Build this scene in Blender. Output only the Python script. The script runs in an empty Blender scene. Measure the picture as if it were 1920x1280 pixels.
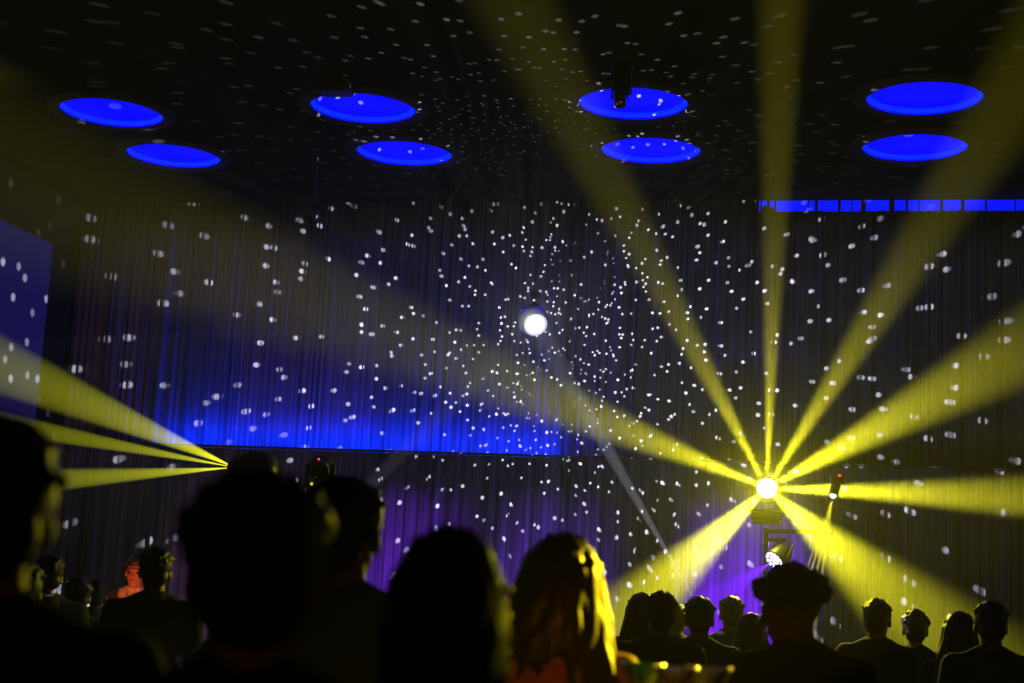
import bpy, bmesh, math, random
from mathutils import Vector, Matrix, noise

S = bpy.context.scene
COL = S.collection
PI = math.pi

# ------------------------------------------------------------------ camera
FPX = 2856.9
YAW, PITCH, ROLL = -0.2062, 0.1645, 0.0487
CAM = Vector((0, 0, 1.62))
fw = Vector((math.sin(YAW) * math.cos(PITCH), math.cos(YAW) * math.cos(PITCH), math.sin(PITCH)))
r0 = Vector((math.cos(YAW), -math.sin(YAW), 0))
u0 = r0.cross(fw)
RT = r0 * math.cos(ROLL) + u0 * math.sin(ROLL)
UP = -r0 * math.sin(ROLL) + u0 * math.cos(ROLL)


def ray(px, py):
    return fw + RT * ((px - 960) / FPX) - UP * ((py - 640) / FPX)


def fd(px, py, d):
    """point seen at that pixel of the photograph, d metres in front of the camera"""
    return CAM + ray(px, py) * d


def at_y(px, py, y):
    d = ray(px, py)
    return CAM + d * (y / d.y)


cam = bpy.data.cameras.new('camera')
cam.sensor_width = 36
cam.lens = FPX / 1920 * 36
cam.clip_start, cam.clip_end = 0.05, 100
cam.dof.use_dof = True
cam.dof.focus_distance = 12.5
cam.dof.aperture_fstop = 2.4
camo = bpy.data.objects.new('camera', cam)
COL.objects.link(camo)
m = Matrix((RT, UP, -fw)).transposed().to_4x4()
m.translation = CAM
camo.matrix_world = m
S.camera = camo

# ------------------------------------------------------------------ world: black, filled with stage haze
HAZE = 0.0036
AIR_ABSORB = 0.012  # absorption added to the air so the beams fade sooner
W = bpy.data.worlds.new('hall_air')
S.world = W
W.use_nodes = True
nt = W.node_tree
nt.nodes.clear()
wo = nt.nodes.new('ShaderNodeOutputWorld')
wb = nt.nodes.new('ShaderNodeBackground')
wb.inputs['Color'].default_value = (0, 0, 0, 1)
wv = nt.nodes.new('ShaderNodeVolumeScatter')
wv.inputs['Color'].default_value = (1, 1, 1, 1)
wv.inputs['Density'].default_value = HAZE
wv.inputs['Anisotropy'].default_value = 0.0
nt.links.new(wb.outputs[0], wo.inputs['Surface'])
wa = nt.nodes.new('ShaderNodeVolumeAbsorption')
wa.inputs['Color'].default_value = (0, 0, 0, 1)
wa.inputs['Density'].default_value = AIR_ABSORB
wadd = nt.nodes.new('ShaderNodeAddShader')
nt.links.new(wv.outputs[0], wadd.inputs[0])
nt.links.new(wa.outputs[0], wadd.inputs[1])
nt.links.new(wadd.outputs[0], wo.inputs['Volume'])
W.cycles.volume_sampling = 'EQUIANGULAR'
W.cycles.homogeneous_volume = True

vs = S.view_settings
vs.view_transform = 'Standard'
vs.look = 'None'
vs.exposure = 0.0
vs.gamma = 1.0
vs.use_curve_mapping = False
S.cycles.use_denoising = True
S.cycles.volume_bounces = 0
S.cycles.max_bounces = 4
S.cycles.diffuse_bounces = 2
S.cycles.glossy_bounces = 2
S.cycles.use_light_tree = True
S.cycles.sample_clamp_indirect = 0.4


# ------------------------------------------------------------------ node helpers
class NG:
    """small expression builder for shader nodes"""
    def __init__(s, tree): s.t = tree
    def _n(s, typ, op, args, out=0):
        n = s.t.nodes.new(typ)
        n.operation = op
        for i, a in enumerate(args):
            if a is None: continue
            if hasattr(a, 'is_output'): s.t.links.new(a, n.inputs[i])
            else: n.inputs[i].default_value = a
        return n.outputs[out]
    def m(s, op, *a): return s._n('ShaderNodeMath', op, a)
    def v(s, op, *a): return s._n('ShaderNodeVectorMath', op, a)
    def vs(s, op, *a): return s._n('ShaderNodeVectorMath', op, a, 1)
    def sep(s, v):
        n = s.t.nodes.new('ShaderNodeSeparateXYZ'); s.t.links.new(v, n.inputs[0]); return n.outputs
    def comb(s, x, y, z):
        n = s.t.nodes.new('ShaderNodeCombineXYZ')
        for i, a in enumerate((x, y, z)):
            if hasattr(a, 'is_output'): s.t.links.new(a, n.inputs[i])
            else: n.inputs[i].default_value = a
        return n.outputs[0]
    def scale(s, v, f):
        n = s.t.nodes.new('ShaderNodeVectorMath'); n.operation = 'SCALE'
        s.t.links.new(v, n.inputs[0])
        if hasattr(f, 'is_output'): s.t.links.new(f, n.inputs['Scale'])
        else: n.inputs['Scale'].default_value = f
        return n.outputs[0]
    def smooth(s, x, e0, e1):
        n = s.t.nodes.new('ShaderNodeMapRange'); n.interpolation_type = 'SMOOTHSTEP'
        for k, a in (('Value', x), ('From Min', e0), ('From Max', e1)):
            if hasattr(a, 'is_output'): s.t.links.new(a, n.inputs[k])
            else: n.inputs[k].default_value = a
        return n.outputs['Result']


# ------------------------------------------------------------------ lights
def add_light(kind, name, loc, direction, energy, color, size=None, blend=0.4, parent=None, radius=0.0, size_y=None):
    l = bpy.data.lights.new(name, kind)
    l.energy = energy
    l.color = color
    if kind == 'SPOT':
        l.spot_size = size
        l.spot_blend = blend
        l.shadow_soft_size = radius
    elif kind == 'AREA':
        l.shape = 'RECTANGLE'
        l.size, l.size_y = size, size_y
    else:
        l.shadow_soft_size = radius
    o = bpy.data.objects.new(name, l)
    COL.objects.link(o)
    o.location = loc
    if direction is not None:
        o.rotation_euler = Vector(direction).to_track_quat('-Z', 'Y').to_euler()
    return o


def even_sampling(o, nominal):
    """same output, but written as a small lamp with a strong shader so that the render does not spend all its samples on it"""
    l = o.data
    k = l.energy / nominal
    l.energy = nominal
    l.use_nodes = True
    t = l.node_tree
    g = NG(t)
    em = [n for n in t.nodes if n.type == 'EMISSION'][0]
    z = g.sep(t.nodes.new('ShaderNodeTexCoord').outputs['Normal'])[2]
    t.links.new(g.m('ADD', g.m('MULTIPLY', z, 1e-6), k), em.inputs['Strength'])


def view_dir(p, ang, tilt):
    """direction that runs at `ang` degrees (counter-clockwise from right) across the view, tilted `tilt` degrees towards the viewer"""
    v = (p - CAM).normalized()
    rr = (RT - v * RT.dot(v)).normalized()
    uu = rr.cross(v)
    a, t = math.radians(ang), math.radians(tilt)
    return (rr * math.cos(a) + uu * math.sin(a)) * math.cos(t) - v * math.sin(t)


YELLOW = (1.0, 0.93, 0.02)
STAR_P = fd(1438, 915, 11.5)
# angle, tilt, full cone angle, power
STAR_BEAMS = [(157.5, 4, 16, 0.24), (116.5, 35, 9.5, 0.30), (87.4, 36, 6.2, 0.60), (57.5, 28, 11.5, 0.28),
              (28.5, 0, 19, 0.32), (-1.6, 2, 12.5, 1.0), (-42, 18, 30, 0.24), (223, 18, 26, 0.36)]
STAR_I = 100000
for a, t, c, k in STAR_BEAMS:
    d = view_dir(STAR_P, a, t)
    even_sampling(add_light('SPOT', 'star_beam', STAR_P + d * 0.02, d, STAR_I * k, YELLOW, math.radians(c), 0.9, radius=0.018), 500)
# broad soft spill round the lens
add_light('SPOT', 'star_spill', STAR_P - (STAR_P - CAM).normalized() * .03, CAM - STAR_P, 430, YELLOW, math.radians(170), 1.0)

LEFT_P = fd(441, 876, 10.0)
for (px, py, dd, c, k) in [(10, 690, 13.2, 7.4, 0.75), (95, 811, 12.2, 3.4, 1.3), (95, 900, 11.6, 5.0, 1.0)]:
    d = (fd(px, py, dd) - LEFT_P).normalized()
    even_sampling(add_light('SPOT', 'left_beam', LEFT_P + d * 0.02, d, 112000 * k, (0.95, 0.97, 0.02), math.radians(c), 0.5), 400)

# blue strip washing up the upper curtain
add_light('AREA', 'cove_light', Vector((-4.65, 14.72, 2.93)), (0, 0.15, 1), 46, (0.0, 0.02, 1.0), 4.1, size_y=0.04)


BALL_P = fd(1000, 601, 12.3)
BALL_R = 0.125
TILE = 0.051          # angular size of one mirror tile


def mirror_dots(g, d, inc, seed):
    """pattern imitating light thrown by the tiles of the mirror ball: 1 inside a reflected patch, 0 between them"""
    I = g.comb(*inc)
    n = g.v('NORMALIZE', g.v('SUBTRACT', d, I))
    x, y, z = g.sep(n)
    th = g.m('ARCCOSINE', z)
    row = g.m('FLOOR', g.m('DIVIDE', th, TILE))
    thc = g.m('MULTIPLY', g.m('ADD', row, 0.5), TILE)
    nphi = g.m('MAXIMUM', g.m('FLOOR', g.m('MULTIPLY', g.m('SINE', thc), 2 * PI / TILE)), 3.0)
    phi = g.m('ADD', g.m('ADD', g.m('ARCTAN2', y, x), PI), g.m('MULTIPLY', row, 1.7 + seed))
    u = g.m('MULTIPLY', g.m('DIVIDE', phi, 2 * PI), nphi)
    col = g.m('FLOOR', u)
    wn = g.t.nodes.new('ShaderNodeTexWhiteNoise'); wn.noise_dimensions = '3D'
    g.t.links.new(g.comb(row, col, seed * 7.3), wn.inputs['Vector'])
    rx, ry, rz = g.sep(wn.outputs['Color'])
    phc = g.m('SUBTRACT', g.m('MULTIPLY', g.m('DIVIDE', g.m('ADD', col, g.m('ADD', 0.25, g.m('MULTIPLY', rx, 0.5))), nphi), 2 * PI),
              g.m('ADD', g.m('MULTIPLY', row, 1.7 + seed), PI))
    thj = g.m('ADD', thc, g.m('MULTIPLY', g.m('SUBTRACT', ry, 0.5), TILE * 0.5))
    st = g.m('SINE', thj)
    nc = g.comb(g.m('MULTIPLY', st, g.m('COSINE', phc)), g.m('MULTIPLY', st, g.m('SINE', phc)), g.m('COSINE', thj))
    cosa = g.m('MULTIPLY', g.vs('DOT_PRODUCT', I, nc), -1.0)
    dc = g.v('ADD', I, g.scale(nc, g.m('MULTIPLY', cosa, 2.0)))
    dist = g.vs('LENGTH', g.v('SUBTRACT', d, dc))
    rad = g.m('ADD', 0.0036, g.m('MULTIPLY', g.m('MAXIMUM', cosa, 0.0), 0.0082))
    dot = g.m('SUBTRACT', 1.0, g.smooth(dist, g.m('MULTIPLY', rad, 0.55), g.m('MULTIPLY', rad, 1.1)))
    keep = g.m('MULTIPLY', g.m('GREATER_THAN', rz, 0.38), g.smooth(cosa, 0.03, 0.09))
    return g.m('MULTIPLY', dot, g.m('MULTIPLY', keep, g.m('ADD', 0.35, g.m('MULTIPLY', rz, 0.9))))


IA = (at_y(1100, 500, 14.9) - BALL_P).normalized()
IB = (at_y(1045, 735, 14.9) - BALL_P).normalized()
VAX = (BALL_P - CAM).normalized()
BALL_I = 2800
for sgn, nm in ((1, 'mirror_ball_rear_sparkle'), (-1, 'mirror_ball_front_sparkle')):
    o = add_light('POINT', nm, BALL_P + VAX * sgn * (BALL_R + 0.012), None, BALL_I, (0.86, 0.86, 1.0))  # lamp added at the ball in place of the tiles' reflections
    o.data.use_nodes = True
    t = o.data.node_tree
    g = NG(t)
    em = [n for n in t.nodes if n.type == 'EMISSION'][0]
    tc = t.nodes.new('ShaderNodeTexCoord')
    d = g.v('NORMALIZE', tc.outputs['Normal'])
    tot = g.m('ADD', mirror_dots(g, d, IA, 0.0), g.m('MULTIPLY', mirror_dots(g, d, IB, 0.37), 0.7))
    tot = g.m('ADD', tot, 0.0012)  # faint even fill added between the dots
    side = g.m('GREATER_THAN', g.m('MULTIPLY', g.vs('DOT_PRODUCT', d, g.comb(*VAX)), float(sgn)), 0.0)
    t.links.new(g.m('MULTIPLY', tot, side), em.inputs['Strength'])

# the two pin spots aimed at the ball
PIN_R = fd(1302, 1124, 9.0)
add_light('SPOT', 'pin_spot_low', PIN_R, BALL_P - PIN_R, 30000, (0.85, 0.88, 1.0), math.radians(3.1), 0.2)
PIN_L = BALL_P - IA * 7.0
add_light('SPOT', 'pin_spot_left', PIN_L, BALL_P - PIN_L, 16000, (0.9, 0.92, 1.0), math.radians(1.95), 0.2)

# purple LED par and its beam, purple floor washes on the lower curtain
PAR_P = fd(1452, 1050, 11.3)
d = view_dir(PAR_P, 213, 6)
add_light('SPOT', 'par_beam', PAR_P + d * 0.03, d, 3500, (0.12, 0.0, 1.0), math.radians(30), 0.6)
for (px, k, c) in [(700, .6, (.22, .02, 1)), (985, .45, (.2, .05, 1)), (1390, 1.1, (.2, .0, 1)), (330, .25, (.45, .2, .5))]:
    p = at_y(px, 1150, 13.3); p.z = 0.20
    add_light('SPOT', 'floor_wash', p, (0, 1, 1.12), 1000 * k, c, math.radians(44), 1.0)

# small narrow yellow beam
SM_P = fd(1562, 929, 11.3)
for a, t_, c, k in [(257.0, 18, 2.4, .55), (253.0, 18, 2.4, .5), (261.0, 18, 2.4, .5), (249.5, 18, 2.0, .4)]:
    d = view_dir(SM_P, a, t_)
    even_sampling(add_light('SPOT', 'small_beam', SM_P + d * 0.02, d, 110000 * k, YELLOW, math.radians(c), 0.5), 100)

# yellow spots added out of frame to rim the hair and beads
RIM_P = Vector((3.3, 9.3, 3.6))
tgt = fd(1222, 1192, 3.65)
add_light('SPOT', 'added_rim_spot', RIM_P, tgt - RIM_P, 10500, (1.0, 0.72, 0.01), math.radians(6.4), 0.5)
d = fd(952, 1155, 2.52) - RIM_P
add_light('SPOT', 'added_bead_spot', RIM_P, d, 800, (1.0, 0.85, 0.02), math.radians(1.5), 0.8)  # narrow spot added to brighten the earring beads
# warm lamps added behind the camera to tint the shoulders
WARM_P = Vector((1.1, -2.6, 2.5))
tgt = fd(1062, 1325, 4.0)
add_light('SPOT', 'added_warm_spot', WARM_P, tgt - WARM_P, 150, (1.0, 0.25, 0.03), math.radians(5.2), 0.9)
add_light('POINT', 'added_warm_glow', WARM_P - Vector((0, 0, .02)), None, 6, (1.0, 0.30, 0.06), radius=0.02)
# desk lamp in front of the performer
DJ_P = fd(258, 1036, 12.3)
add_light('SPOT', 'desk_lamp_light', Vector((DJ_P.x + .25, DJ_P.y - 0.75, 1.25)), (-.2, .75, .38), 28, (1.0, 0.13, 0.015), math.radians(50), 0.6)


# ------------------------------------------------------------------ materials
def mat(name, color, rough=0.6, metal=0.0, emit=None, estr=0.0, spec=0.5, noise_amt=0.0, nscale=(30, 30, 30)):
    mm = bpy.data.materials.new(name)
    mm.use_nodes = True
    t = mm.node_tree
    b = t.nodes['Principled BSDF']
    b.inputs['Base Color'].default_value = (*color, 1)
    b.inputs['Roughness'].default_value = rough
    b.inputs['Metallic'].default_value = metal
    b.inputs['Specular IOR Level'].default_value = spec
    if emit:
        b.inputs['Emission Color'].default_value = (*emit, 1)
        b.inputs['Emission Strength'].default_value = estr
    if noise_amt:
        tc = t.nodes.new('ShaderNodeTexCoord')
        mp = t.nodes.new('ShaderNodeMapping')
        mp.inputs['Scale'].default_value = nscale
        nz = t.nodes.new('ShaderNodeTexNoise')
        nz.inputs['Scale'].default_value = 1.0
        nz.inputs['Detail'].default_value = 3
        t.links.new(tc.outputs['Object'], mp.inputs['Vector'])
        t.links.new(mp.outputs[0], nz.inputs['Vector'])
        rp = t.nodes.new('ShaderNodeValToRGB')
        lo, hi = 1 - noise_amt, 1 + noise_amt
        rp.color_ramp.elements[0].position = 0.3
        rp.color_ramp.elements[1].position = 0.7
        rp.color_ramp.elements[0].color = (*[max(0, c * lo) for c in color], 1)
        rp.color_ramp.elements[1].color = (*[min(1, c * hi) for c in color], 1)
        t.links.new(nz.outputs['Fac'], rp.inputs['Fac'])
        t.links.new(rp.outputs['Color'], b.inputs['Base Color'])
    return mm


M = {}
M['ceiling'] = mat('ceiling_black_paint', (0.0016, 0.0016, 0.0016), 0.9, spec=.05, noise_amt=.4, nscale=(3, 3, 3))
M['wall'] = mat('wall_black_paint', (0.006, 0.006, 0.007), 0.8, noise_amt=.3, nscale=(2, 2, 2))
M['floor'] = mat('floor_dark_boards', (0.03, 0.025, 0.022), 0.45, noise_amt=.4, nscale=(2, 8, 2))
M['curtain'] = mat('curtain_fabric', (0.22, 0.21, 0.235), 0.7, spec=.3, noise_amt=.75, nscale=(38, 1, 0.12))
M['curtain_low'] = mat('lower_curtain_fabric', (0.17, 0.16, 0.18), 0.7, spec=.3, noise_amt=.75, nscale=(34, 1, 0.12))
M['metal'] = mat('black_powder_coat', (0.02, 0.02, 0.02), 0.45, noise_amt=.3)
M['plastic'] = mat('black_plastic', (0.018, 0.018, 0.018), 0.35, noise_amt=.2)
M['ring'] = mat('grey_trim_ring', (0.03, 0.03, 0.033), 0.8, spec=.1, noise_amt=.15)
M['dome'] = mat('blue_lit_dome', (0.02, 0.02, 0.05), 0.6, emit=(0.0, 0.0, 1.0), estr=1.3)
M['dome_rim'] = mat('blue_rim_glow', (0.02, 0.02, 0.05), 0.6, emit=(0.0, 0.015, 1.0), estr=1.6)  # brighter ring added to imitate the dome's glow growing towards the rim
M['strip'] = mat('blue_lit_gap_glow', (0.02, 0.02, 0.05), 0.5, emit=(0.0, 0.005, 1.0), estr=1.2)  # glow in the material stands in for the blue-lit wall
M['strip_led'] = mat('blue_led_tape', (0.02, 0.02, 0.05), 0.5, emit=(0.0, 0.01, 1.0), estr=1.2)
M['screen'] = mat('projection_screen', (0.22, 0.22, 0.24), 0.9, emit=(0.10, 0.05, 1.0), estr=0.03)
M['mirror'] = mat('mirror_glass', (0.92, 0.93, 0.95), 0.33, 1.0)
M['ballcore'] = mat('ball_core', (0.05, 0.05, 0.05), 0.6)
M['brass'] = mat('brass', (0.8, 0.55, 0.15), 0.3, 1.0)
M['lens_white'] = mat('lit_lens', (0.8, 0.8, 0.7), 0.2, emit=(1.0, 0.97, 0.55), estr=40)
M['lens_off'] = mat('dark_lens', (0.01, 0.01, 0.012), 0.08)
M['led_blue'] = mat('blue_led', (0.1, 0.1, 0.3), 0.3, emit=(0.45, 0.35, 1.0), estr=25)
M['led_purple'] = mat('purple_led', (0.1, 0.1, 0.3), 0.3, emit=(0.5, 0.1, 1.0), estr=6)
M['led_red'] = mat('red_led', (0.3, 0.02, 0.02), 0.3, emit=(1.0, 0.03, 0.01), estr=4)
M['glint_green'] = mat('yellow_green_glint', (0.3, 0.3, 0.02), 0.3, emit=(0.7, 0.8, 0.02), estr=1.5)
M['skin'] = mat('skin', (0.42, 0.24, 0.16), 0.55, noise_amt=.12, nscale=(14, 14, 14))
M['skin_dark'] = mat('skin_tan', (0.30, 0.16, 0.10), 0.55, noise_amt=.12, nscale=(14, 14, 14))
M['hair_black'] = mat('black_hair', (0.012, 0.010, 0.009), 0.5, noise_amt=.4, nscale=(90, 90, 14))
M['hair_brown'] = mat('brown_hair', (0.05, 0.03, 0.012), 0.4, noise_amt=.4, nscale=(90, 90, 14))
M['eye'] = mat('eye', (0.05, 0.03, 0.02), 0.15)
M['lips'] = mat('lips', (0.35, 0.12, 0.10), 0.5)
M['shirt_black'] = mat('black_cotton', (0.015, 0.015, 0.017), 0.85, noise_amt=.3)
M['shirt_navy'] = mat('navy_cotton', (0.02, 0.025, 0.06), 0.85, noise_amt=.3)
M['shirt_grey'] = mat('grey_cotton', (0.09, 0.09, 0.09), 0.85, noise_amt=.3)
M['shirt_rust'] = mat('rust_knit', (0.62, 0.17, 0.04), 0.85, noise_amt=.3)
M['shirt_white'] = mat('pale_shirt', (0.5, 0.46, 0.40), 0.85, noise_amt=.5, nscale=(40, 40, 40))
M['trousers'] = mat('dark_trousers', (0.02, 0.02, 0.028), 0.85, noise_amt=.3)
M['shoe'] = mat('dark_shoe', (0.015, 0.013, 0.012), 0.5)
M['gold'] = mat('gold_metal', (0.85, 0.65, 0.12), 0.45, 0.6)
M['jade'] = mat('green_bead', (0.28, 0.65, 0.05), 0.4)
M['glass_y'] = mat('clear_glass', (0.75, 0.75, 0.62), 0.18, spec=.9)
M['glass_g'] = mat('green_glass', (0.10, 0.45, 0.05), 0.18, spec=.9)
for k_ in ('glass_y', 'glass_g'):
    M[k_].node_tree.nodes['Principled BSDF'].inputs['Transmission Weight'].default_value = 0.7
M['table'] = mat('dark_table', (0.03, 0.025, 0.02), 0.4, noise_amt=.3)
M['shade'] = mat('copper_shade', (0.45, 0.2, 0.1), 0.4, 0.8)
M['bulb'] = mat('warm_bulb', (0.8, 0.5, 0.3), 0.4, emit=(1.0, 0.35, 0.08), estr=6)


for mm in M.values():
    mm.cycles.emission_sampling = 'NONE'


# ------------------------------------------------------------------ mesh helpers
def obj(name, bm, material, parent=None, smooth=False, loc=None):
    me = bpy.data.meshes.new(name)
    bm.to_mesh(me)
    bm.free()
    if smooth:
        me.polygons.foreach_set('use_smooth', [True] * len(me.polygons))
    me.materials.append(M[material] if isinstance(material, str) else material)
    o = bpy.data.objects.new(name, me)
    COL.objects.link(o)
    if parent: o.parent = parent
    if loc is not None: o.location = loc
    return o


def thing(name, label, cat, loc=(0, 0, 0), rot=None, group=None):
    o = bpy.data.objects.new(name, None)
    o.empty_display_size = 0.1
    COL.objects.link(o)
    o.location = loc
    if rot is not None: o.rotation_euler = rot
    return tag(o, label, cat, group)


def tag(o, label, cat, group=None, kind=None):
    o['label'] = label
    o['category'] = cat
    if group: o['group'] = group
    if kind: o['kind'] = kind
    return o


def struct(name, bm, material, label, cat):
    o = obj(name, bm, material)
    tag(o, label, cat)
    o['kind'] = 'structure'
    return o


def box(bm, lo, hi, mtx=None, bev=0.0):
    c = [(a + b) / 2 for a, b in zip(lo, hi)]
    s = [abs(b - a) for a, b in zip(lo, hi)]
    r = bmesh.ops.create_cube(bm, size=1.0, matrix=Matrix.Translation(c) @ Matrix.Diagonal((*s, 1)))
    if bev:
        es = {e for v in r['verts'] for e in v.link_edges}
        r2 = bmesh.ops.bevel(bm, geom=list(es), offset=bev, segments=2, affect='EDGES', profile=.5)
        vv = list({v for f in r2['faces'] for v in f.verts} | {v for v in r['verts'] if v.is_valid})
    else:
        vv = r['verts']
    if mtx: bmesh.ops.transform(bm, matrix=mtx, verts=vv)
    return vv


def frame(p, d):
    return Matrix.Translation(p) @ Vector(d).to_track_quat('Z', 'Y').to_matrix().to_4x4()


def tube(bm, p0, r0_, p1, r1_, seg=10, ends=True, rounded=0):
    """tapered bar from p0 to p1; rounded adds hemispherical ends"""
    p0, p1 = Vector(p0), Vector(p1)
    d = p1 - p0
    L = d.length
    if L < 1e-6: L = 1e-6; d = Vector((0, 0, 1e-6))
    mx = frame(p0, d)
    prof = []
    if rounded:
        for i in range(rounded):
            a = PI / 2 * (1 - i / rounded)
            prof.append((-r0_ * math.sin(a), r0_ * math.cos(a)))
    prof.append((0, r0_))
    prof.append((L, r1_))
    if rounded:
        for i in range(1, rounded + 1):
            a = PI / 2 * i / rounded
            prof.append((L + r1_ * math.sin(a), r1_ * math.cos(a)))
    rings = []
    for z, r in prof:
        if r < 1e-5:
            rings.append([bm.verts.new(mx @ Vector((0, 0, z)))])
        else:
            rings.append([bm.verts.new(mx @ Vector((r * math.cos(2 * PI * k / seg), r * math.sin(2 * PI * k / seg), z))) for k in range(seg)])
    for a, b in zip(rings, rings[1:]):
        if len(a) == 1 and len(b) == 1: continue
        for k in range(seg):
            k2 = (k + 1) % seg
            if len(a) == 1: bm.faces.new((a[0], b[k2], b[k]))
            elif len(b) == 1: bm.faces.new((a[k], a[k2], b[0]))
            else: bm.faces.new((a[k], a[k2], b[k2], b[k]))
    if ends and not rounded:
        bm.faces.new(rings[0][::-1]); bm.faces.new(rings[-1])


def lathe(bm, prof, mtx=None, seg=32):
    """closed profile of (r, z) points turned round z"""
    mtx = mtx or Matrix.Identity(4)
    rings = []
    for r, z in prof:
        if r < 1e-6: rings.append([bm.verts.new(mtx @ Vector((0, 0, z)))])
        else: rings.append([bm.verts.new(mtx @ Vector((r * math.cos(2 * PI * k / seg), r * math.sin(2 * PI * k / seg), z))) for k in range(seg)])
    for a, b in zip(rings, rings[1:]):
        if len(a) == 1 and len(b) == 1: continue
        for k in range(seg):
            k2 = (k + 1) % seg
            if len(a) == 1: bm.faces.new((a[0], b[k], b[k2]))
            elif len(b) == 1: bm.faces.new((a[k2], a[k], b[0]))
            else: bm.faces.new((a[k2], a[k], b[k], b[k2]))


def ell(bm, c, r, rot=None, sub=2):
    mx = Matrix.Translation(c)
    if rot is not None: mx = mx @ rot.to_4x4()
    mx = mx @ Matrix.Diagonal((*r, 1))
    bmesh.ops.create_icosphere(bm, subdivisions=sub, radius=1.0, matrix=mx)


def B(): return bmesh.new()


# ------------------------------------------------------------------ the hall
XL, XR, YB, YF, ZC = -8.0, 4.6, 14.96, -4.5, 5.62


def slab(lo, hi):
    bm = B(); box(bm, lo, hi); return bm


struct('floor', slab((XL - .2, YF - .2, -0.15), (XR + .2, YB + .2, 0)), 'floor', 'dark dance floor of the hall under the crowd', 'floor')
struct('wall_back', slab((XL - .2, YB, 0), (XR + .2, YB + .2, ZC)), 'wall', 'black back wall behind the curtains', 'wall')
struct('wall_left', slab((XL - .2, YF - .2, 0), (XL, YB, ZC)), 'wall', 'black side wall carrying the projection screen', 'wall')
struct('wall_right', slab((XR, YF - .2, 0), (XR + .2, YB, ZC)), 'wall', 'black side wall beyond the right edge of the view', 'wall')
struct('wall_front', slab((XL, YF - .2, 0), (XR, YF, ZC)), 'wall', 'black rear wall of the hall behind the crowd', 'wall')

# ceiling with eight round openings
DX0, DY0, DDX, DDY, DR = -6.158, 11.858, 2.2944, 1.3164, 0.4456
centres = [(DX0 + DDX * i, DY0 + DDY * j) for j in range(2) for i in range(4)]


def ceiling_mesh():
    """flat ceiling: a square cell with a round hole for each light, strips around"""
    bm = B()
    h = 0.62
    xs = sorted({XL - .2, XR + .2} | {c[0] + s * h for c in centres for s in (-1, 1)})
    ys = sorted({YF - .2, YB + .2} | {c[1] + s * h for c in centres for s in (-1, 1)})
    seg = 48
    for a, b in zip(xs, xs[1:]):
        for c, d in zip(ys, ys[1:]):
            cc = [q for q in centres if abs(q[0] - (a + b) / 2) < .02 and abs(q[1] - (c + d) / 2) < .02]
            if not cc:
                bm.faces.new([bm.verts.new((x, y, ZC)) for x, y in ((a, c), (a, d), (b, d), (b, c))])
            else:
                q = cc[0]
                inner, outer = [], []
                for k in range(seg):
                    an = 2 * PI * k / seg
                    cx, sy = math.cos(an), math.sin(an)
                    inner.append(bm.verts.new((q[0] + DR * 1.0 * cx, q[1] + DR * sy, ZC)))
                    sc = h / max(abs(cx), abs(sy))
                    outer.append(bm.verts.new((q[0] + sc * cx, q[1] + sc * sy, ZC)))
                for k in range(seg):
                    k2 = (k + 1) % seg
                    bm.faces.new((inner[k], inner[k2], outer[k2], outer[k]))
    return bm


struct('ceiling', ceiling_mesh(), 'ceiling', 'black ceiling with round blue lit openings', 'ceiling')
bm = B(); box(bm, (XL - .2, YF - .2, ZC + .5), (XR + .2, YB + .2, ZC + .6))
struct('ceiling_slab', bm, 'wall', 'dark slab closing the void above the ceiling', 'ceiling')

names = ['nearer row, leftmost', 'nearer row, second from left, notched by a speaker', 'nearer row, third from left, behind a spotlight',
         'nearer row, rightmost and largest', 'farther row, leftmost', 'farther row, second from left', 'farther row, third from left', 'farther row, rightmost']
for (cx, cy), nm in zip(centres, names):
    t = thing('ceiling_light', f'blue dome ceiling light, {nm}', 'ceiling light', (cx, cy, ZC), group='round blue ceiling lights')
    bm = B()
    prof = [(DR, 0.0), (DR, 0.06)] + [(DR * math.cos(a), 0.06 + 0.20 * math.sin(a)) for a in [PI / 2 * k / 8 for k in range(1, 9)]]
    prof[-1] = (0, 0.26)
    lathe(bm, prof, seg=48)
    obj('dome', bm, 'dome', t, True)
    bm = B()
    lathe(bm, [(DR - .002, .015), (DR - .03, .02), (DR - .03, .05), (DR - .002, .055)], seg=48)
    obj('rim_glow', bm, 'dome_rim', t, True)
    bm = B()
    lathe(bm, [(DR, -0.005), (DR + .01, -.03), (DR + .03, -.03), (DR + .11, -.001), (DR + .11, 0.0)], seg=48)
    obj('trim_ring', bm, 'ring', t, True)


# ------------------------------------------------------------------ denser haze added round the star lamp so its beams fade outwards
hm = bpy.data.materials.new('stage_haze')
hm.use_nodes = True
t = hm.node_tree
t.nodes.clear()
g = NG(t)
mo = t.nodes.new('ShaderNodeOutputMaterial')
hs_ = t.nodes.new('ShaderNodeVolumeScatter')
tc = t.nodes.new('ShaderNodeTexCoord')
rr_ = g.vs('LENGTH', tc.outputs['Object'])
q_ = g.m('DIVIDE', rr_, 0.24)
core = g.m('DIVIDE', 0.030, g.m('ADD', 1.0, g.m('MULTIPLY', q_, q_)))
fade = g.m('SUBTRACT', 1.0, g.smooth(rr_, 0.55, 1.0))
t.links.new(g.m('MULTIPLY', core, fade), hs_.inputs['Density'])
hs_.inputs['Color'].default_value = (1, 1, 1, 1)
t.links.new(hs_.outputs[0], mo.inputs['Volume'])
hm.cycles.volume_sampling = 'EQUIANGULAR'
hm.cycles.volume_step_rate = 1.6
M['haze'] = hm
bm = B(); ell(bm, (0, 0, 0), (1, 1, 1), sub=3)
hz = obj('stage_haze', bm, 'haze', None, True, STAR_P)
hz.scale = (3.2, 2.6, 2.45)
tag(hz, 'thin stage haze hanging around the star of yellow beams', 'haze', kind='stuff')


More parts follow.
